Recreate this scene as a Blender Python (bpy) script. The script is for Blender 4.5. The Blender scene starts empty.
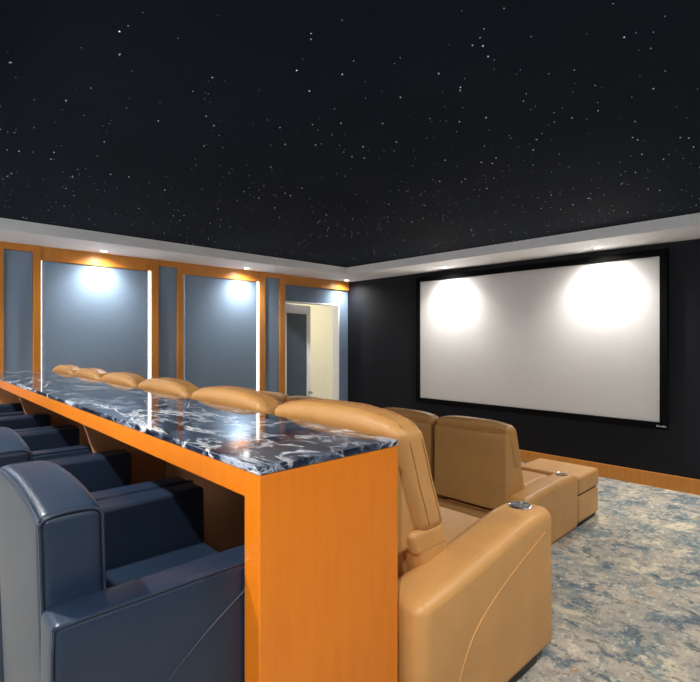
import bpy, bmesh, math, random
from mathutils import Vector, Matrix
random.seed(7)
scene = bpy.context.scene
COL = scene.collection
K = 1.06                      # scale of the room shell (measured in camera heights)
H = 1.60 * K                  # camera height over the front floor
D = 6.154 * K                 # screen wall
YW = 6.40 * K                 # panelled wall
SOF = 1.064 * K + H           # soffit underside
CEIL = 1.174 * K + H          # star ceiling
XB, YR = -2.6, -1.6           # rear wall, right wall
MID, REAR = H - 1.38, H - 1.20
TH = math.radians(-1.23)      # the bar and the rows beside it stand a touch off the room's axes


def furn(x, y, z=0.0):
    return Vector((x * math.cos(TH) - y * math.sin(TH), x * math.sin(TH) + y * math.cos(TH), z))


def lin(c):
    return tuple(((v / 255 / 12.92) if v / 255 <= 0.04045 else ((v / 255 + 0.055) / 1.055) ** 2.4) for v in c) + (1.0,)


# ------------------------------------------------------------------ materials
def new_mat(name):
    m = bpy.data.materials.new(name)
    m.use_nodes = True
    nt = m.node_tree
    return m, nt, nt.nodes['Principled BSDF']


def coords(nt, scale=(1, 1, 1), rot=(0, 0, 0)):
    tc = nt.nodes.new('ShaderNodeTexCoord')
    mp = nt.nodes.new('ShaderNodeMapping')
    mp.inputs['Scale'].default_value = scale
    mp.inputs['Rotation'].default_value = rot
    nt.links.new(tc.outputs['Object'], mp.inputs['Vector'])
    return mp.outputs['Vector']


def noise(nt, vec, scale, detail=4, rough=0.55, dist=0.0):
    n = nt.nodes.new('ShaderNodeTexNoise')
    n.inputs['Scale'].default_value = scale
    n.inputs['Detail'].default_value = detail
    n.inputs['Roughness'].default_value = rough
    n.inputs['Distortion'].default_value = dist
    nt.links.new(vec, n.inputs['Vector'])
    return n.outputs['Fac']


def ramp(nt, fac, stops, interp='LINEAR'):
    r = nt.nodes.new('ShaderNodeValToRGB')
    r.color_ramp.interpolation = interp
    el = r.color_ramp.elements
    while len(el) < len(stops):
        el.new(0.5)
    for e, (p, c) in zip(el, stops):
        e.position = p
        e.color = c if len(c) == 4 else lin(c)
    nt.links.new(fac, r.inputs['Fac'])
    return r.outputs['Color']


def mix(nt, fac, a, b, mode='MIX'):
    m = nt.nodes.new('ShaderNodeMix')
    m.data_type = 'RGBA'
    m.blend_type = mode
    if isinstance(fac, float):
        m.inputs[0].default_value = fac
    else:
        nt.links.new(fac, m.inputs[0])
    for s, v in ((6, a), (7, b)):
        if isinstance(v, tuple):
            m.inputs[s].default_value = v
        else:
            nt.links.new(v, m.inputs[s])
    return m.outputs[2]


def bump(nt, bsdf, fac, strength, dist=0.01):
    b = nt.nodes.new('ShaderNodeBump')
    b.inputs['Strength'].default_value = strength
    b.inputs['Distance'].default_value = dist
    nt.links.new(fac, b.inputs['Height'])
    nt.links.new(b.outputs['Normal'], bsdf.inputs['Normal'])


def plain(name, c, rough=0.5, metal=0.0, spec=0.5, var=0.06, vs=6.0, bmp=None):
    m, nt, b = new_mat(name)
    v = coords(nt)
    n = noise(nt, v, vs)
    c0 = lin(tuple(max(0, x * (1 - var)) for x in c))
    c1 = lin(tuple(min(255, x * (1 + var)) for x in c))
    nt.links.new(ramp(nt, n, [(0.3, c0), (0.7, c1)]), b.inputs['Base Color'])
    b.inputs['Roughness'].default_value = rough
    b.inputs['Metallic'].default_value = metal
    b.inputs['Specular IOR Level'].default_value = spec
    if bmp:
        bump(nt, b, noise(nt, v, bmp[0], 3), bmp[1], bmp[2])
    return m


def emis(name, c, strength):
    m, nt, b = new_mat(name)
    b.inputs['Base Color'].default_value = lin(c)
    b.inputs['Emission Color'].default_value = lin(c)
    b.inputs['Emission Strength'].default_value = strength
    return m


def wood_mat(name, c0, c1, c2):
    m, nt, b = new_mat(name)
    v = coords(nt, (1, 1, 0.12))
    n = noise(nt, v, 30, 5, 0.6, 0.3)
    big = noise(nt, coords(nt), 1.6, 2)
    col = ramp(nt, n, [(0.25, c0), (0.5, c1), (0.8, c2)])
    col = mix(nt, 0.35, col, ramp(nt, big, [(0.35, c0), (0.65, c2)]))
    nt.links.new(col, b.inputs['Base Color'])
    b.inputs['Roughness'].default_value = 0.38
    b.inputs['Coat Weight'].default_value = 0.15
    b.inputs['Coat Roughness'].default_value = 0.25
    return m


M = {}
M['wood'] = wood_mat('honey_wood', (208, 110, 10), (218, 119, 12), (226, 128, 15))
M['trim_wood'] = wood_mat('trim_wood', (190, 120, 44), (204, 133, 52), (216, 144, 60))
M['bar_inside'] = wood_mat('bar_inside', (178, 122, 82), (188, 130, 88), (196, 138, 96))
M['tan'] = plain('tan_leather', (198, 146, 86), 0.42, 0, 0.45, 0.035, 5, (260, 0.12, 0.002))
M['tan_seam'] = plain('tan_seam', (166, 114, 62), 0.5)
M['navy'] = plain('navy_leather', (25, 39, 58), 0.38, 0, 0.5, 0.05, 5, (260, 0.15, 0.002))
M['navy_seam'] = plain('navy_seam', (34, 45, 62), 0.3)
M['black'] = plain('black_plastic', (14, 14, 15), 0.5)
M['chrome'] = plain('chrome', (205, 205, 205), 0.18, 1.0)
M['cup_dark'] = plain('cup_dark', (150, 148, 146), 0.35, 0.6)
M['wall_blue'] = plain('blue_wall', (112, 131, 152), 0.75, 0, 0.2, 0.03, 3)
M['fabric_blue'] = plain('blue_fabric', (130, 151, 174), 0.85, 0, 0.15, 0.03, 60, (400, 0.1, 0.001))
M['wall_black'] = plain('black_wall', (19, 21, 29), 0.65, 0, 0.25, 0.05, 3)
M['ceiling'] = plain('ceiling_fabric', (23, 31, 42), 0.9, 0, 0.1, 0.08, 1.0)
M['white'] = plain('white_paint', (242, 243, 245), 0.6, 0, 0.3, 0.01)
M['cream'] = plain('cream_paint', (222, 214, 190), 0.6, 0, 0.3, 0.01)
M['screen'] = plain('screen_white', (214, 212, 210), 0.8, 0, 0.2, 0.004)
M['velvet'] = plain('black_velvet', (7, 7, 8), 0.8, 0, 0.1)
M['glass'] = plain('dark_glass', (70, 84, 98), 0.45, 0, 0.5, 0.02)
M['star'] = emis('star_light', (235, 242, 255), 1.0)
M['led'] = emis('led_light', (255, 253, 248), 2.6)
M['lens'] = emis('lamp_lens', (255, 246, 230), 14.0)
M['gray_mark'] = plain('gray_mark', (170, 170, 172), 0.4)


def marble():
    m, nt, b = new_mat('blue_marble')
    v = coords(nt, (1.0, 0.55, 1.0), (0, 0, 0.35))
    base = ramp(nt, noise(nt, v, 7, 8, 0.7, 1.2), [(0.28, (6, 10, 20)), (0.46, (26, 33, 50)), (0.58, (66, 78, 98)), (0.72, (138, 144, 156))])
    def vein(scale, width, dist, off, lo=0.42, hi=0.58):
        v2 = coords(nt, (1.0, 0.5, 1.0), (0.1, 0.2, 0.9 + off))
        n = noise(nt, v2, scale, 5, 0.6, dist)
        s = nt.nodes.new('ShaderNodeMath'); s.operation = 'SUBTRACT'
        nt.links.new(n, s.inputs[0]); s.inputs[1].default_value = 0.5
        a = nt.nodes.new('ShaderNodeMath'); a.operation = 'ABSOLUTE'
        nt.links.new(s.outputs[0], a.inputs[0])
        vv = ramp(nt, a.outputs[0], [(0.0, (1, 1, 1, 1)), (width, (0, 0, 0, 1))])
        mask = ramp(nt, noise(nt, v2, scale * 0.7 + off, 3), [(lo, (0, 0, 0, 1)), (hi, (1, 1, 1, 1))])
        return mix(nt, 1.0, vv, mask, 'MULTIPLY')
    col = mix(nt, vein(2.6, 0.02, 0.9, 0.0, 0.36, 0.5), base, lin((232, 234, 238)))
    col = mix(nt, vein(5.2, 0.024, 0.7, 1.3, 0.45, 0.58), col, lin((190, 197, 210)))
    col = mix(nt, vein(8.0, 0.04, 0.9, 2.2, 0.48, 0.6), col, lin((170, 180, 196)))
    nt.links.new(col, b.inputs['Base Color'])
    b.inputs['Roughness'].default_value = 0.06
    b.inputs['Specular IOR Level'].default_value = 0.6
    return m


def carpet():
    m, nt, b = new_mat('patterned_carpet')
    v = coords(nt)

    def layer(col, scale, off, lo, hi, amt, c, sx=1.0, sy=1.0, detail=8, rough=0.7, dist=0.4):
        n = noise(nt, coords(nt, (sx, sy, 1), (0.3 * off, 0.2 * off, off)), scale, detail, rough, dist)
        return mix(nt, ramp(nt, n, [(lo, (0, 0, 0, 1)), (hi, (amt, amt, amt, 1))]), col, lin(c))
    n1 = noise(nt, v, 4.4, 10, 0.74, 0.3)
    col = ramp(nt, n1, [(0.32, (118, 128, 130)), (0.44, (154, 151, 143)), (0.54, (178, 167, 152)), (0.66, (194, 182, 166))])
    col = layer(col, 3.5, 1.1, 0.50, 0.57, 0.9, (112, 128, 132), 1.0, 1.2)
    col = layer(col, 5.2, 2.3, 0.55, 0.61, 0.85, (84, 102, 114), 1.2, 1.0)
    col = layer(col, 4.2, 3.0, 0.56, 0.62, 0.85, (212, 200, 172), 1.0, 1.0)
    col = layer(col, 3.2, 4.2, 0.635, 0.68, 0.65, (206, 172, 148), 1.0, 1.0, 6)
    col = layer(col, 8.0, 5.0, 0.62, 0.67, 0.6, (160, 118, 86), 1.0, 1.0, 6)
    col = layer(col, 30.0, 1.7, 0.56, 0.64, 0.65, (74, 76, 76), 1.0, 0.5, 4)
    col = layer(col, 34.0, 2.9, 0.56, 0.66, 0.55, (224, 216, 196), 0.55, 1.0, 4)
    col = layer(col, 90.0, 0.5, 0.56, 0.66, 0.35, (90, 92, 92), 1.0, 1.0, 2)
    nt.links.new(col, b.inputs['Base Color'])
    b.inputs['Roughness'].default_value = 0.95
    b.inputs['Specular IOR Level'].default_value = 0.1
    bump(nt, b, noise(nt, v, 220, 2), 0.5, 0.006)
    return m


M['marble'] = marble()
M['carpet'] = carpet()

# ------------------------------------------------------------------ mesh helpers
CACHE = {}


def finish(name, bm, mat, angle=38):
    bmesh.ops.recalc_face_normals(bm, faces=bm.faces)
    me = bpy.data.meshes.new(name)
    bm.to_mesh(me)
    bm.free()
    me.materials.append(mat)
    me.shade_smooth()
    me.set_sharp_from_angle(angle=math.radians(angle))
    return me


def link(name, me, parent=None, loc=(0, 0, 0)):
    o = bpy.data.objects.new(name, me)
    COL.objects.link(o)
    o.location = loc
    o.parent = parent
    return o


def obj(name, bm, mat, parent=None, loc=(0, 0, 0), angle=15):
    return link(name, finish(name, bm, mat, angle), parent, loc)


def shared(key, name, build, mat, parent, loc=(0, 0, 0), label=None):
    """one part; every further use of the same key shares its mesh"""
    if key not in CACHE:
        bm = bmesh.new()
        build(bm)
        CACHE[key] = finish(name, bm, mat)
    o = link(name, CACHE[key], parent, loc)
    if label:
        o['label'] = label
    return o


def tag(o, label, cat, group=None):
    o['label'] = label
    o['category'] = cat
    if group:
        o['group'] = group
    return o


def empty(name, loc, rz=0.0):
    o = bpy.data.objects.new(name, None)
    o.empty_display_size = 0.1
    COL.objects.link(o)
    o.location = loc
    o.rotation_euler = (0, 0, rz)
    return o


def struct(o):
    o['kind'] = 'structure'
    return o


def merge(bm, tmp):
    me = bpy.data.meshes.new('tmp')
    tmp.to_mesh(me)
    tmp.free()
    bm.from_mesh(me)
    bpy.data.meshes.remove(me)


def box(bm, lo, hi, bev=0.0, seg=2):
    t = bmesh.new()
    vs = [t.verts.new((x, y, z)) for x in (lo[0], hi[0]) for y in (lo[1], hi[1]) for z in (lo[2], hi[2])]
    for f in ((0, 1, 3, 2), (4, 6, 7, 5), (0, 4, 5, 1), (2, 3, 7, 6), (0, 2, 6, 4), (1, 5, 7, 3)):
        t.faces.new([vs[i] for i in f])
    if bev > 0:
        bmesh.ops.bevel(t, geom=t.edges[:], offset=bev, segments=seg, profile=0.5, affect='EDGES')
    merge(bm, t)


def prism(bm, pts, y0, y1, bev=0.0, seg=3):
    """polygon in x-z swept along y"""
    t = bmesh.new()
    a = [t.verts.new((x, y0, z)) for x, z in pts]
    b = [t.verts.new((x, y1, z)) for x, z in pts]
    n = len(pts)
    t.faces.new(a)
    t.faces.new(b[::-1])
    for i in range(n):
        j = (i + 1) % n
        t.faces.new((a[i], b[i], b[j], a[j]))
    if bev > 0:
        bmesh.ops.bevel(t, geom=t.edges[:], offset=bev, segments=seg, profile=0.5, affect='EDGES')
    merge(bm, t)


def soft(bm, lo, hi, r, puff=(0, 0, 0), m=7, k=4, warp=None):
    """a rounded, crowned cushion; warp bends it"""
    h = [(b - a) / 2 for a, b in zip(lo, hi)]
    c = [(b + a) / 2 for a, b in zip(lo, hi)]
    r = min(r, min(h) * 0.999)
    ax = []
    for i in range(3):
        inn = h[i] - r
        t = [inn + r * math.tan(j / k * math.pi / 4) for j in range(1, k + 1)]
        ax.append([-x for x in t[::-1]] + [-inn + 2 * inn * j / m for j in range(m + 1)] + t)
    vs = {}

    def vert(i, j, l):
        if (i, j, l) in vs:
            return vs[(i, j, l)]
        q = [ax[0][i], ax[1][j], ax[2][l]]
        inner = [max(-(h[a] - r), min(h[a] - r, q[a])) for a in range(3)]
        d = [q[a] - inner[a] for a in range(3)]
        L = math.sqrt(sum(x * x for x in d))
        if L > 1e-9:
            q = [inner[a] + d[a] / L * r for a in range(3)]
        u = [q[a] / h[a] for a in range(3)]
        p = list(q)
        for a in range(3):
            o1, o2 = (a + 1) % 3, (a + 2) % 3
            p[a] += puff[a] * u[a] * (1 - u[o1] ** 2) * (1 - u[o2] ** 2)
        p = [p[a] + c[a] for a in range(3)]
        if warp:
            p = warp(*p)
        vs[(i, j, l)] = bm.verts.new(p)
        return vs[(i, j, l)]
    N = [len(a) - 1 for a in ax]
    for i in range(N[0]):
        for j in range(N[1]):
            for l in (0, N[2]):
                bm.faces.new((vert(i, j, l), vert(i + 1, j, l), vert(i + 1, j + 1, l), vert(i, j + 1, l)))
    for i in range(N[0]):
        for l in range(N[2]):
            for j in (0, N[1]):
                bm.faces.new((vert(i, j, l), vert(i + 1, j, l), vert(i + 1, j, l + 1), vert(i, j, l + 1)))
    for j in range(N[1]):
        for l in range(N[2]):
            for i in (0, N[0]):
                bm.faces.new((vert(i, j, l), vert(i, j + 1, l), vert(i, j + 1, l + 1), vert(i, j, l + 1)))


def tube(bm, pts, r, n=8):
    rings = []
    P = [Vector(p) for p in pts]
    for i, p in enumerate(P):
        d = (P[min(i + 1, len(P) - 1)] - P[max(i - 1, 0)]).normalized()
        a = d.orthogonal().normalized() if i == 0 else (A - d * A.dot(d)).normalized()
        A = a
        b = d.cross(a)
        rings.append([bm.verts.new(p + (a * math.cos(2 * math.pi * k / n) + b * math.sin(2 * math.pi * k / n)) * r) for k in range(n)])
    for u, v in zip(rings, rings[1:]):
        for k in range(n):
            bm.faces.new((u[k], u[(k + 1) % n], v[(k + 1) % n], v[k]))
    bm.faces.new(rings[0])
    bm.faces.new(rings[-1][::-1])


def smooth_path(pts, n=8):
    P = [Vector(p) for p in pts]
    P = [2 * P[0] - P[1]] + P + [2 * P[-1] - P[-2]]
    out = []
    for i in range(1, len(P) - 2):
        for j in range(n):
            t = j / n
            a, b, c, d = P[i - 1:i + 3]
            out.append(0.5 * (2 * b + (c - a) * t + (2 * a - 5 * b + 4 * c - d) * t * t + (3 * b - a - 3 * c + d) * t ** 3))
    out.append(P[-2])
    return out


def lathe(bm, prof, n=32, c=(0, 0, 0)):
    rings = []
    for r, z in prof:
        if r < 1e-6:
            rings.append([bm.verts.new((c[0], c[1], c[2] + z))])
        else:
            rings.append([bm.verts.new((c[0] + r * math.cos(2 * math.pi * k / n), c[1] + r * math.sin(2 * math.pi * k / n), c[2] + z)) for k in range(n)])
    for u, v in zip(rings, rings[1:]):
        for k in range(n):
            a, b = u[k % len(u)], u[(k + 1) % len(u)]
            c_, d = v[(k + 1) % len(v)], v[k % len(v)]
            f = []
            for q in (a, b, c_, d):
                if q not in f:
                    f.append(q)
            if len(f) >= 3:
                bm.faces.new(f)


def interp(x, pts):
    if x <= pts[0][0]:
        return pts[0][1]
    for (x0, v0), (x1, v1) in zip(pts, pts[1:]):
        if x <= x1:
            t = (x - x0) / (x1 - x0)
            return v0 + (v1 - v0) * t
    return pts[-1][1]


# ------------------------------------------------------------------ the room
STEP1 = 1.215       # rear platform edge
STEP2 = 3.27        # middle platform edge
bm = bmesh.new()
box(bm, (XB - 0.2, YR - 0.2, -0.2), (D + 0.2, YW + 2.4, 0.0))
box(bm, (XB, YR, 0.0), (STEP2, YW, MID), 0.012, 3)
box(bm, (XB, YR, MID - 0.01), (STEP1, YW, REAR), 0.012, 3)
struct(obj('floor', bm, M['carpet']))

bm = bmesh.new()
box(bm, (XB - 0.2, YR - 0.2, CEIL), (D + 0.2, YW + 0.2, CEIL + 0.15))
struct(obj('ceiling', bm, M['ceiling']))

SW = 0.735 * K
SX, SY = 0.22 * K, 0.24 * K        # inner edges of the soffit over the camera
bm = bmesh.new()
for lo, hi in (((XB, YW - SW), (D, YW)), ((D - SW, YR), (D, YW - SW)), ((XB, YR), (D - SW, SY)), ((XB, SY), (SX, YW - SW))):
    box(bm, (lo[0], lo[1], SOF), (hi[0], hi[1], CEIL + 0.05))
struct(obj('ceiling_soffit', bm, M['white']))

bm = bmesh.new()
box(bm, (D, YR - 0.2, 0), (D + 0.15, YW + 0.2, CEIL))
struct(obj('wall_front', bm, M['wall_black']))

DX0, DX1, DZ = 4.735 * K, 5.935 * K, 0.648 * K + H      # doorway
bm = bmesh.new()
box(bm, (XB - 0.2, YW, 0), (DX0, YW + 0.14, CEIL))
box(bm, (DX1, YW, 0), (D + 0.15, YW + 0.14, CEIL))
box(bm, (DX0, YW, DZ), (DX1, YW + 0.14, CEIL))
struct(obj('wall_left', bm, M['wall_blue']))

# rear wall with a wide unseen window added to bring in fill light, and the right wall
bm = bmesh.new()
W0, W1, WZ0, WZ1 = -0.6, 5.6, 1.0, 2.65
box(bm, (XB - 0.15, YR - 0.2, 0), (XB, W0, CEIL)); box(bm, (XB - 0.15, W1, 0), (XB, YW + 0.2, CEIL))
box(bm, (XB - 0.15, W0, 0), (XB, W1, WZ0)); box(bm, (XB - 0.15, W0, WZ1), (XB, W1, CEIL))
struct(obj('wall_back', bm, M['wall_blue']))
bm = bmesh.new()
box(bm, (XB - 0.15, YR - 0.15, 0), (D + 0.15, YR, CEIL))
struct(obj('wall_right', bm, M['wall_blue']))
bm = bmesh.new()
for y in (W0, (2 * W0 + W1) / 3, (W0 + 2 * W1) / 3, W1):
    box(bm, (XB - 0.1, y - 0.03, WZ0), (XB - 0.04, y + 0.03, WZ1))
for z in (WZ0, WZ1 - 0.05):
    box(bm, (XB - 0.1, W0, z), (XB - 0.04, W1, z + 0.05))
struct(obj('fill_window_1', bm, M['white']))

# baseboard of the screen wall
bm = bmesh.new()
box(bm, (D - 0.022, YR, 0.0), (D, YW, 0.158 * K), 0.004)
struct(obj('baseboard_front', bm, M['trim_wood']))

# ---- the panelled wall
PY = YW                      # wall plane
TR = 0.05                    # how far the wood stands out
ZT = SOF


def zk(z):
    return z * K + H


n_trim = 0


def trim(bm):
    global n_trim
    n_trim += 1
    return struct(obj('trim_%d' % n_trim, bm, M['trim_wood']))


PIL = [(0.885, 0.994, 1.265, 1.342), (2.577, 2.672, 2.934, 3.013), (4.236, 4.340, 4.620, 4.722)]
for a, b, c, d in PIL:       # two stiles and a head rail round a narrow fabric strip
    bm = bmesh.new()
    box(bm, (a * K, PY - TR, 0), (b * K, PY, ZT), 0.003)
    box(bm, (c * K, PY - TR, 0), (d * K, PY, ZT), 0.003)
    box(bm, (b * K, PY - TR, zk(0.99)), (c * K, PY, ZT), 0.003)
    trim(bm)
for a, b, z in ((-1.2, 0.885, 0.908), (1.342, 2.577, 0.908), (3.013, 4.236, 0.908), (4.722, 6.154, 0.908)):
    bm = bmesh.new()
    box(bm, (a * K, PY - TR * 0.7, zk(z)), (b * K - (0.001 if b > 6 else 0), PY, ZT), 0.003)
    trim(bm)

strip_lab = ['narrow blue fabric strip between wood stiles at the left edge of the photo',
             'narrow blue fabric strip between the two wide wall panels',
             'narrow blue fabric strip beside the open doorway']
for (a, b, c, d), lab in zip(PIL, strip_lab):
    bm = bmesh.new()
    box(bm, (b * K + 0.001, PY - 0.012, 0), (c * K - 0.001, PY - 0.0015, zk(0.99) - 0.001), 0.003)
    tag(obj('fabric_panel', bm, M['fabric_blue']), lab, 'wall panel', 'narrow fabric panels of the side wall')
wide_lab = ['wide blue fabric wall panel over the far end of the marble counter',
            'wide blue fabric wall panel closer to the doorway']
led_lab = [('white light strip at the left edge of the wall panel over the far counter end',
            'white light strip at the right edge of the wall panel over the far counter end'),
           ('white light strip at the left edge of the wall panel closer to the doorway',
            'white light strip at the right edge of the wall panel closer to the doorway')]
for (a, b), lab, ll in zip(((1.342, 2.577), (3.013, 4.236)), wide_lab, led_lab):
    bm = bmesh.new()
    box(bm, (a * K + 0.036, PY - 0.016, 0), (b * K - 0.036, PY - 0.0015, zk(0.908) - 0.001), 0.004)
    tag(obj('fabric_panel', bm, M['fabric_blue']), lab, 'wall panel', 'wide fabric panels of the side wall')
    for x, l, wd, dp in ((a * K + 0.002, ll[0], 0.009, 0.012), (b * K - 0.024, ll[1], 0.022, 0.020)):
        bm = bmesh.new()
        box(bm, (x, PY - dp, 0.3), (x + wd, PY - 0.0015, zk(0.908) - 0.002), 0.002)
        tag(obj('led_strip', bm, M['led']), l, 'light strip', 'light strips beside the wide wall panels')

# ---- doorway, the open door and the room behind it
bm = bmesh.new()
box(bm, (DX0, YW - 0.012, 0), (DX0 + 0.02, YW + 0.15, DZ), 0.002)
box(bm, (DX1 - 0.02, YW - 0.012, 0), (DX1, YW + 0.15, DZ), 0.002)
box(bm, (DX0 + 0.02, YW - 0.012, DZ - 0.02), (DX1 - 0.02, YW + 0.15, DZ), 0.002)
trim_o = obj('trim_9', bm, M['white'])
struct(trim_o)

HY = YW + 0.14
bm = bmesh.new()
box(bm, (DX0 - 2.0, HY + 2.0, 0), (D + 1.2, HY + 2.1, CEIL))
struct(obj('wall_hallway', bm, M['cream']))
bm = bmesh.new()
box(bm, (DX1 + 0.35, HY, 0), (DX1 + 0.45, HY + 2.0, CEIL))
struct(obj('wall_hallway_side', bm, M['cream']))
bm = bmesh.new()
box(bm, (DX0 - 2.0, HY, CEIL - 0.25), (D + 1.2, HY + 2.1, CEIL - 0.15))
struct(obj('ceiling_hallway', bm, M['cream']))

LW, LT = 0.90, 0.042
door = struct(empty('door_1', (DX0 + 0.03, HY + 0.01, 0.02), math.radians(18)))
dh = DZ - 0.05
bm = bmesh.new()
st = 0.125
box(bm, (0, -LT, 0), (st, 0, dh), 0.003); box(bm, (LW - st, -LT, 0), (LW, 0, dh), 0.003)
box(bm, (st, -LT, dh - 0.16), (LW - st, 0, dh), 0.003); box(bm, (st, -LT, 0), (LW - st, 0, 0.2), 0.003)
obj('door_frame', bm, M['white'], door)
bm = bmesh.new()
box(bm, (st, -LT * 0.7, 0.2), (LW - st, -LT * 0.3, dh - 0.16))
obj('door_glass', bm, M['glass'], door)
bm = bmesh.new()
lathe(bm, [(0, 0), (0.03, 0), (0.03, 0.006), (0.011, 0.01), (0.011, 0.035), (0.026, 0.045), (0.03, 0.058), (0.024, 0.07), (0, 0.074)], 24)
bm.transform(Matrix.Rotation(math.radians(90), 4, 'X'))
obj('door_knob', bm, M['chrome'], door, (LW - 0.06, -LT, H - 0.93 * K), 38)
for hz in (0.35, 1.25, 2.05):
    bm = bmesh.new()
    lathe(bm, [(0, 0), (0.008, 0), (0.008, 0.1), (0, 0.1)], 12)
    obj('hinge', bm, M['chrome'], door, (-0.006, -LT - 0.004, hz))

# ------------------------------------------------------------------ projection screen
sc = empty('projection_screen', (D, 3.105 * K, zk(0.0)))
tag(sc, 'large white projection screen in a black frame on the dark front wall', 'projection screen')
hw, zt, zb = 1.629 * K, 0.923 * K, -0.883 * K
fw = 0.075 * K
bm = bmesh.new()
box(bm, (-0.03, -hw - 0.01, zb - 0.01), (-0.012, hw + 0.01, zt + 0.01))
obj('screen_surface', bm, M['screen'], sc)
bm = bmesh.new()
box(bm, (-0.055, -hw - fw, zb - fw), (0, -hw, zt + fw), 0.006)
box(bm, (-0.055, hw, zb - fw), (0, hw + fw, zt + fw), 0.006)
box(bm, (-0.055, -hw, zt), (0, hw, zt + fw), 0.006)
box(bm, (-0.055, -hw, zb - fw), (0, hw, zb), 0.006)
obj('screen_frame', bm, M['velvet'], sc)
bm = bmesh.new()
yy = -hw + 0.03
for i, (w, hgt) in enumerate(((0.020, 0.021), (0.014, 0.015), (0.014, 0.015), (0.020, 0.019), (0.014, 0.015))):
    box(bm, (-0.0585, yy - w, zb - 0.052), (-0.054, yy, zb - 0.052 + hgt), 0.002)
    yy -= w + 0.004
em = obj('emblem', bm, M['gray_mark'], sc)
em['label'] = 'small pale maker mark on the black frame'

# ------------------------------------------------------------------ bar
RZ = TH
BX0, BX1 = 0.655, 1.164
BY0, BY1 = 1.030, 6.0
ZTOP = H - 0.31
ct = empty('marble_countertop', furn(BX0, BY0, ZTOP), RZ)
tag(ct, 'long glossy dark blue marble countertop with white veins on the wooden bar', 'countertop')
bm = bmesh.new()
box(bm, (-0.003, -0.003, -0.020), (BX1 - BX0 + 0.0, BY1 - BY0, 0.0), 0.004, 3)
obj('marble_slab', bm, M['marble'], ct)

bar = empty('bar_counter', furn(BX0, BY0, REAR), RZ)
tag(bar, 'long honey coloured wooden bar under the marble countertop', 'bar')
zt = ZTOP - 0.020 - REAR
L, W = BY1 - BY0, BX1 - BX0
bm = bmesh.new(); box(bm, (0, 0, 0), (W, 0.072, zt), 0.003)
obj('end_panel', bm, M['wood'], bar)
bm = bmesh.new(); box(bm, (0, 0.072, zt - 0.068), (0.03, L, zt), 0.003)
obj('apron', bm, M['wood'], bar)
bm = bmesh.new(); box(bm, (W - 0.04, 0.072, 0), (W, L, zt), 0.002)
obj('back_panel', bm, M['bar_inside'], bar)
bm = bmesh.new(); box(bm, (0.03, 0.072, zt - 0.03), (W - 0.04, L, zt), 0.0)
obj('top_board', bm, M['bar_inside'], bar)
for y in (2.740, 4.52, 5.9):
    bm = bmesh.new()
    prism(bm, [(0.03, zt - 0.031), (0.29, 0.0), (W - 0.041, 0.0), (W - 0.041, zt - 0.031)], y - BY0, y - BY0 + 0.03, 0.002, 1)
    o = obj('support_bracket', bm, M['bar_inside'], bar)  # duller brown than the honey wood stands in for shade under the counter

# ------------------------------------------------------------------ navy club chairs
CW = 0.795      # overall width


AW = 0.112      # width of an armrest


def blue_arm(bm):
    soft(bm, (0.0, 0.0, 0.06), (0.665, AW, 0.628), 0.018, (0.004, 0.004, 0.003), 6, 3)


def arm_piping(sgn):
    def f(bm):
        y = 0.004 if sgn < 0 else AW - 0.004
        tube(bm, smooth_path([(0.003, y, 0.1), (0.001, y, 0.4), (0.003, y, 0.605), (0.02, y, 0.6245), (0.2, y, 0.627), (0.45, y, 0.627), (0.645, y, 0.6245), (0.662, y, 0.606), (0.665, y, 0.4), (0.663, y, 0.1)], 5), 0.0036, 6)
        if sgn < 0:
            tube(bm, smooth_path([(0.445, -0.003, 0.565), (0.33, -0.0035, 0.495), (0.21, -0.0035, 0.40), (0.10, -0.003, 0.28), (0.03, -0.0015, 0.18)], 6), 0.0026, 6)
    return f


BY = AW - 0.008       # the back sits between the armrests


def back_top(y):
    return 0.85 - 0.055 * abs((y - CW / 2) / (CW / 2)) ** 2.2


def back_lean(z):
    return 0.02 - 0.02 * (z - 0.1) / 0.7


def blue_back(bm):
    def w(x, y, z):
        k = max(0, (z - 0.1) / 0.75)
        return (x + back_lean(z), y, z - (0.85 - back_top(y)) * k)
    soft(bm, (-0.005, BY, 0.09), (0.128, CW - BY, 0.85), 0.024, (0.008, 0.005, 0.0), 10, 5, w)


def back_piping(bm):
    for yy in (BY + 0.003, CW - BY - 0.003):
        zt = back_top(yy)
        def P(z, f, d=0.0):
            return (back_lean(z) + (0.124 - d if f else -0.001 + d), yy, z)
        tube(bm, smooth_path([P(0.15, 1), P(0.4, 1), P(zt - 0.06, 1), P(zt - 0.02, 1), P(zt - 0.004, 1, 0.02), (0.062, yy, zt - 0.0005), P(zt - 0.004, 0, 0.02), P(zt - 0.02, 0), P(zt - 0.06, 0), P(0.4, 0), P(0.15, 0)], 5), 0.0038, 6)
    rear = []
    for i in range(25):
        y = BY + 0.006 + (CW - 2 * BY - 0.012) * i / 24
        t = (i - 12) / 12
        z = back_top(y) - 0.007
        rear.append((back_lean(z) + 0.001 - 0.007 * (1 - t * t), y, z - 0.004 * t ** 8))
    tube(bm, rear, 0.0036, 6)


def blue_seat(bm):
    soft(bm, (0.10, AW + 0.002, 0.26), (0.655, CW - AW - 0.002, 0.427), 0.022, (0.008, 0, 0.012), 7, 4)


def blue_base(bm):
    box(bm, (0.03, 0.05, 0.05), (0.63, CW - 0.05, 0.27), 0.01)


def blue_foot(bm):
    lathe(bm, [(0, 0), (0.02, 0), (0.026, 0.06), (0, 0.06)], 12)


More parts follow.
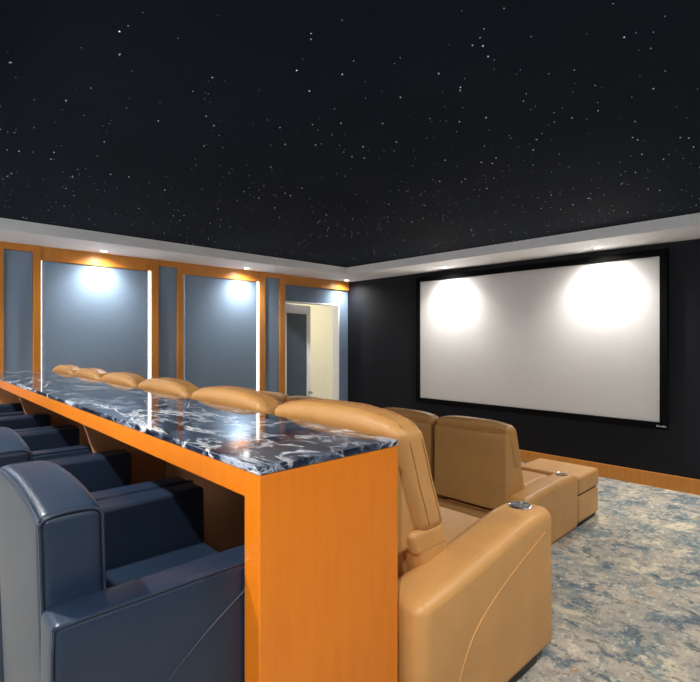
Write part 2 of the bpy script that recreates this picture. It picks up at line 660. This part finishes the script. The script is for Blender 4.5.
def blue_chair(x, y, label):
    r = empty('club_chair', furn(x, y, REAR), RZ)
    tag(r, label, 'armchair', 'navy armchairs along the bar')
    for k, yy in (('near', 0.0), ('far', CW - AW)):
        a = shared('blue_arm', 'armrest', blue_arm, M['navy'], r, (0, yy, 0))
        shared('pipe' + k, 'piping', arm_piping(-1 if k == 'near' else 1), M['navy_seam'], a)
    b = shared('blue_back', 'backrest', blue_back, M['navy'], r)
    shared('blue_bpipe', 'piping', back_piping, M['navy_seam'], b)
    shared('blue_seat', 'seat_cushion', blue_seat, M['navy'], r)
    shared('blue_base', 'base', blue_base, M['navy'], r)
    for fx in (0.07, 0.6):
        for fy in (0.07, CW - 0.07):
            shared('blue_foot', 'leg', blue_foot, M['black'], r, (fx, fy, 0))
    return r


for y, lab in ((1.112, 'navy leather armchair with visible diagonal side seam, at the near end of the bar'),
               (1.920, 'navy leather armchair second from the near end of the bar'),
               (2.880, 'navy leather armchair third from the near end, past the first bar bracket'),
               (3.688, 'navy leather armchair fourth from the near end, cut by the left photo edge'),
               (4.620, 'navy leather armchair fifth from the near end, only an armrest tip showing under the bar')):
    blue_chair(0.228, y, lab)

# ------------------------------------------------------------------ tan recliners of the middle row
RX = 1.20     # rear of the row


def arm_top(x):
    return interp(x, [(0.0, 0.545), (0.2, 0.57), (0.41, 0.602), (0.55, 0.628), (0.68, 0.65), (0.8, 0.657), (0.92, 0.652)])


def tan_arm(bm, w=0.20, L=0.92):
    def wp(x, y, z):
        return (x, y, 0.05 + (z - 0.05) * (arm_top(x) - 0.05) / 0.66 if z > 0.05 else z)
    soft(bm, (0.0, -w / 2, 0.05), (L, w / 2, 0.71), 0.05, (0.0, 0.002, 0.004), 10, 5, wp)


def tan_arm_seam(bm):
    y = -0.1022
    tube(bm, smooth_path([(0.14, y + 0.004, 0.10), (0.19, y, 0.23), (0.29, y, 0.36), (0.46, y, 0.45), (0.66, y, 0.52), (0.80, y, 0.562), (0.862, y + 0.012, 0.578)], 8), 0.0028, 6)


def cup_ring(bm):
    lathe(bm, [(0.040, -0.002), (0.049, -0.002), (0.0495, 0.004), (0.046, 0.007), (0.041, 0.005), (0.040, -0.002)], 36)


def cup_well(bm):
    lathe(bm, [(0.0405, 0.003), (0.0385, -0.004), (0.0385, -0.0075), (0, -0.0075)], 36)
    for k in range(4):
        a = k * math.pi / 2 + 0.3
        t = bmesh.new()
        box(t, (0.012, -0.006, -0.008), (0.038, 0.006, 0.0035), 0.003)
        t.transform(Matrix.Rotation(a, 4, 'Z'))
        merge(bm, t)


BH = 1.105   # height of the backs


def back_front(z):    # x of the front face of the back at height z
    return interp(z, [(0.3, 0.49), (0.68, 0.345), (0.9, 0.265), (1.02, 0.222), (1.105, 0.17)])


BWD = 0.775


def tan_shell(bm):
    prism(bm, [(0.03, 0.63), (0.255, 0.63), (0.15, 0.95), (0.105, 1.02), (0.06, 1.02), (0.035, 0.95)], -BWD / 2 + 0.03, BWD / 2 - 0.03, 0.022, 3)
    prism(bm, [(0.03, 0.16), (0.30, 0.16), (0.26, 0.65), (0.03, 0.65)], -0.312, 0.312, 0.02, 3)


def lean_warp(x, y, z):
    return (x + interp(z, [(0.3, 0.32), (0.68, 0.175), (0.9, 0.095), (1.12, 0.03)]), y, z - 0.035 * abs(y / (BWD / 2)) ** 3 * max(0, (z - 0.5) / 0.6))


def tan_head(bm):
    def w(x, y, z):
        p = lean_warp(x, y, z)
        g = 0.004 * math.sin(y * 95 + 1.3 * math.sin(y * 31)) * max(0, abs(y) / (BWD / 2) - 0.55) * 2.2
        return (p[0], p[1], p[2] + g)
    soft(bm, (0.005, -BWD / 2, 0.682), (0.17, BWD / 2, BH + 0.014), 0.055, (0.012, 0.006, 0.012), 30, 5, w)


def tan_head_seam(bm):
    for off in (0.058, 0.125):
        p = []
        for i in range(25):
            t = -1 + 2 * i / 24
            y = t * (BWD / 2 - 0.02)
            dd = max(0.0, abs(y) - (BWD / 2 - 0.055))
            x, y2, z = lean_warp(off, y, BH + 0.0155 + 0.0105 * (1 - (y / (BWD / 2)) ** 2) - 0.055 + math.sqrt(0.055 ** 2 - dd * dd))
            p.append((x, y2, z))
        tube(bm, p, 0.0028, 6)
    for s in (-1, 1):
        for xo in (0.058, 0.125):
            p = []
            for z in (0.73, 0.78, 0.84, 0.9, 0.96, 1.02, 1.06, 1.085):
                e = 0.004 * (1 - ((z - 0.9) / 0.22) ** 2) - 0.02 * max(0, (z - 1.05) / 0.05) ** 2
                p.append(lean_warp(xo, s * (BWD / 2 + e), z))
            tube(bm, smooth_path(p, 4), 0.003, 6)


def tan_lumbar(bm):
    def w(x, y, z):
        return (x + interp(z, [(0.3, 0.19), (0.68, 0.06)]), y, z)
    soft(bm, (0.075, -0.378, 0.42), (0.268, 0.313, 0.69), 0.04, (0.012, 0.0, 0), 8, 4, w)
    soft(bm, (0.07, -BWD / 2 + 0.008, 0.608), (0.262, BWD / 2 - 0.008, 0.70), 0.022, (0.01, 0.0, 0), 8, 4, w)


def tan_seat(bm):
    soft(bm, (0.28, -0.30, 0.33), (0.99, 0.30, 0.488), 0.05, (0.01, 0, 0.018), 8, 4)


def tan_base(bm):
    box(bm, (0.06, -0.312, 0.05), (0.93, 0.312, 0.36), 0.012)


def tan_foot(bm):
    box(bm, (0.0, -0.07, 0.0), (0.74, 0.07, 0.055), 0.01)


def tan_footrest(bm):
    soft(bm, (0.945, -0.285, 0.10), (0.995, 0.285, 0.335), 0.024, (0.01, 0, 0), 6, 3)


def recliner(x, y, z, rz, label, group, near_off, near_w=0.20, far_arm=False, cup_x=0.80):
    r = empty('recliner', (furn(x, y, z) if rz else Vector((x, y, z))), rz)
    tag(r, label, 'recliner', group)
    shared('tan_base', 'base', tan_base, M['tan'], r)
    shared('tan_seat', 'seat_cushion', tan_seat, M['tan'], r)
    shared('tan_footrest', 'footrest', tan_footrest, M['tan'], r)
    shared('tan_lumbar', 'lumbar_cushion', tan_lumbar, M['tan'], r)
    shared('tan_shell', 'back_shell', tan_shell, M['tan'], r)
    h = shared('tan_head', 'backrest', tan_head, M['tan'], r)
    shared('tan_hs', 'piping', tan_head_seam, M['tan_seam'], h)
    arms = [-near_off] + ([0.423] if far_arm else [])
    for ay in arms:
        a = shared('tan_arm', 'armrest', tan_arm, M['tan'], r, (0, ay, 0))
        shared('tan_as', 'piping', tan_arm_seam, M['tan'], a)
        c = shared('cup_ring', 'cup_holder', cup_ring, M['chrome'], a, (cup_x, 0, arm_top(cup_x) + 0.001), 'chrome cup holder ring')
        shared('cup_well', 'cup_well', cup_well, M['cup_dark'], a, (cup_x, 0, arm_top(cup_x) + 0.0095))
        shared('tan_foot', 'foot', tan_foot, M['black'], r, (0.08, ay, 0))
    return r


P = 0.846
names = ['tan leather recliner against the bar at its near end, chrome cup holder in its armrest',
         'tan leather recliner second from the near end of the countertop',
         'tan leather recliner third from the near end of the countertop',
         'tan leather recliner fourth from the near end of the countertop',
         'tan leather recliner fifth from the near end, one before the last at the far wall',
         'tan leather recliner last in the row at the far end of the countertop']
for i, lab in enumerate(names):
    recliner(RX, 1.490 + P * i, MID, RZ, lab, 'tan recliners along the bar', 0.43 if i == 0 else 0.423, far_arm=(i == 5))

# ------------------------------------------------------------------ front row
FX = 3.30 * K
FP = 0.69 * K
FB = 0.675 * K        # width of a back
FH = 0.985 * K        # back height


def fx(v):
    return v * K


def f_shell(bm):
    hw = FB / 2 - 0.015
    pts = [(0.02, 0.335), (0.305, 0.335), (0.245, 0.55), (0.145, 0.80), (0.105, 0.905), (0.06, 0.915), (0.03, 0.90)]
    prism(bm, [(fx(a), fx(b)) for a, b in pts], -hw, hw, 0.014, 3)


def f_lean(x, y, z):
    return (x + fx(interp(z / K, [(0.3, 0.275), (0.8, 0.115), (1.0, 0.06)])), y, z - 0.03 * abs(y / (FB / 2)) ** 4 * max(0, (z - 0.5) / 0.5))


def f_back(bm):
    soft(bm, (fx(0.0), -FB / 2 + 0.012, fx(0.36)), (fx(0.11), FB / 2 - 0.012, fx(0.66)), 0.04, (0.012, 0.004, 0), 8, 4, f_lean)


def f_head(bm):
    soft(bm, (fx(-0.02), -FB / 2 + 0.002, fx(0.64)), (fx(0.112), FB / 2 - 0.002, FH), 0.045, (0.012, 0.004, 0.008), 10, 4, f_lean)


def f_seat(bm):
    soft(bm, (fx(0.25), -0.245 * K, fx(0.28)), (fx(0.97), 0.245 * K, fx(0.425)), 0.045, (0.01, 0, 0.01), 8, 4)


def f_base(bm):
    box(bm, (0.0, -FB / 2, 0.0), (fx(0.10), FB / 2, fx(0.29)), 0.012)
    box(bm, (fx(0.09), -0.245 * K, 0.02), (fx(0.94), 0.245 * K, fx(0.30)), 0.012)


def f_arm_short(bm):
    f_arm(bm, 0.47)


def f_arm(bm, x0=0.06):
    def wp(x, y, z):
        t = interp(x / K, [(0.0, 0.96), (0.2, 0.985), (0.5, 1.0), (0.85, 1.005), (1.01, 0.985)])
        return (x, y, z * t)
    soft(bm, (fx(x0), -0.1, 0.0), (fx(1.015), 0.1, fx(0.465)), 0.05, (0, 0.002, 0.004), 10, 5, wp)


def front_seat(y, label, arm_off, far=False):
    r = empty('recliner', (FX, y, 0))
    tag(r, label, 'recliner', 'tan recliners of the front row')
    shared('f_base', 'base', f_base, M['tan'], r)
    shared('f_seat', 'seat_cushion', f_seat, M['tan'], r)
    shared('f_shell', 'back_shell', f_shell, M['tan'], r)
    shared('f_back', 'backrest', f_back, M['tan'], r)
    shared('f_head', 'headrest', f_head, M['tan'], r)
    for ay in [-arm_off] + ([FP / 2 + 0.06] if far else []):
        end = arm_off > FP / 2 + 0.001
        a = shared('f_arm' if end else 'f_arm_short', 'armrest', f_arm if end else f_arm_short, M['tan'], r, (0, ay, 0))
        shared('cup_ring', 'cup_holder', cup_ring, M['chrome'], a, (fx(0.87), 0, fx(0.469)), 'chrome cup holder ring')
        shared('cup_well', 'cup_well', cup_well, M['cup_dark'], a, (fx(0.87), 0, fx(0.472)))
    return r


fy0 = 2.105 * K
front_seat(fy0, 'tan recliner at the open end of the front row, ottoman before it', fy0 - (1.638 * K + 0.1))
front_seat(fy0 + FP, 'tan recliner in the front row, second from its open end', FP / 2)
front_seat(fy0 + 2 * FP, 'tan recliner in the front row, third from its open end, behind a middle row headrest', FP / 2)
front_seat(fy0 + 3 * FP, 'tan recliner in the front row whose top peeks between two middle row headrests', FP / 2)
front_seat(fy0 + 4 * FP, 'tan recliner at the far closed end of the front row', FP / 2, True)

# the ottoman before the end seat
ot = empty('ottoman', (FX + fx(1.02), 1.640 * K, 0))
tag(ot, 'low tan leather ottoman standing against the front row end seat', 'ottoman')
OL, OW = fx(0.47), fx(0.57)
bm = bmesh.new(); soft(bm, (0.0, 0.0, fx(0.275)), (OL, OW, fx(0.432)), 0.03, (0.004, 0.004, 0.008), 8, 4)
obj('cushion', bm, M['tan'], ot, (0, 0, 0), 38)
bm = bmesh.new(); soft(bm, (0.0, 0.004, fx(0.035)), (OL - 0.006, OW - 0.004, fx(0.262)), 0.022, (0.002, 0.002, 0), 6, 3)
obj('base', bm, M['tan'], ot, (0, 0, 0), 38)
bm = bmesh.new(); box(bm, (0.02, 0.02, 0.0), (OL - 0.05, OW - 0.02, fx(0.06)))
box(bm, (0.02, 0.02, fx(0.24)), (OL - 0.03, OW - 0.02, fx(0.29)))
obj('plinth', bm, M['black'], ot)

# ------------------------------------------------------------------ lights of the place
def downlight(x, y, label, power=22, size=124, blend=1.0, spill=22):
    r = empty('downlight', (x, y, SOF))
    tag(r, label, 'ceiling light', 'downlights in the white soffit')
    def ring(bm):
        lathe(bm, [(0.034, 0.0), (0.034, -0.004), (0.052, -0.006), (0.056, 0.0)], 28)
    def lens(bm):
        lathe(bm, [(0, -0.003), (0.034, -0.003), (0.034, 0.0)], 24)
    shared('dl_ring', 'trim_ring', ring, M['white'], r)
    shared('dl_lens', 'lens', lens, M['lens'], r)
    for e, sz in ((power, size), (spill, 165)):        # the beam and its softer spill
        if e <= 0:
            continue
        l = bpy.data.lights.new('spot_lamp', 'SPOT')
        l.energy = e
        l.spot_size = math.radians(sz)
        l.spot_blend = blend
        l.shadow_soft_size = 0.04
        l.color = (1.0, 0.97, 0.925)
        o = bpy.data.objects.new('spot_lamp', l)
        COL.objects.link(o)
        o.location = (x, y, SOF - 0.02)


YL, XL = 6.19 * K, 5.90 * K
downlight(1.95 * K, YL, 'downlight above the wide wall panel over the far counter end')
downlight(3.90 * K, YL, 'downlight above the wide wall panel closer to the doorway')
downlight(5.92 * K, YL, 'downlight in the corner of the soffit over the doorway')
downlight(XL, 4.12 * K, 'downlight above the left part of the projection screen', 58, 126, 1.0, 26)
downlight(XL, 2.04 * K, 'downlight above the right part of the projection screen', 58, 126, 1.0, 26)
downlight(XL, 0.02, 'downlight over the bare front wall beside the screen, outside the photo', 70)
for k, y in enumerate((0.02, 2.04, 4.12, 6.19)):
    downlight(-0.2, y * K, 'downlight in the soffit over the navy armchairs, outside the photo', 98, 145, 0.9, 0)
for k, x in enumerate((1.95, 3.90)):
    downlight(x * K, -0.16, 'downlight in the soffit over the carpeted aisle, outside the photo', 52, 145, 0.9, 0)

hl = bpy.data.lights.new('hallway_lamp', 'POINT')
hl.energy = 16
hl.shadow_soft_size = 0.15
hl.color = (1.0, 0.95, 0.85)
o = bpy.data.objects.new('hallway_lamp', hl)
COL.objects.link(o)
o.location = (DX0 + 0.3, HY + 1.2, CEIL - 0.6)

# fibre-optic stars
bm = bmesh.new()
for i in range(1100):
    x = random.uniform(SX + 0.04, D - SW - 0.04)
    y = random.uniform(SY + 0.04, YW - SW - 0.04)
    d = math.hypot(x, y)
    r = random.choice((0.0014, 0.0016, 0.002, 0.0024, 0.0038)) * (0.6 + 0.13 * d)
    vs = [bm.verts.new((x + r * math.cos(a * math.pi / 3), y + r * math.sin(a * math.pi / 3), CEIL - 0.001)) for a in range(6)]
    bm.faces.new(vs[::-1])
st = obj('star_lights', bm, M['star'])
st['kind'] = 'stuff'
tag(st, 'tiny white star points scattered over the black ceiling', 'star lights')

w = bpy.data.worlds.new('World')
scene.world = w
w.use_nodes = True
w.node_tree.nodes['Background'].inputs['Color'].default_value = (0.93, 0.97, 1.0, 1)
w.node_tree.nodes['Background'].inputs['Strength'].default_value = 1.6

# ------------------------------------------------------------------ camera
cam = bpy.data.cameras.new('camera')
cam.sensor_fit = 'HORIZONTAL'
cam.sensor_width = 36
cam.lens = 36 * 490 / 700
cam.clip_start = 0.02
co = bpy.data.objects.new('camera', cam)
COL.objects.link(co)
co.location = (0, 0, H)
a = math.atan2(505, 490)
fwd = Vector((math.cos(a), math.sin(a), 0))
co.rotation_euler = fwd.to_track_quat('-Z', 'Y').to_euler()
scene.camera = co

vs = scene.view_settings
vs.view_transform = 'Standard'
vs.look = 'None'
vs.exposure = 1.25
vs.gamma = 1.0
vs.use_curve_mapping = False
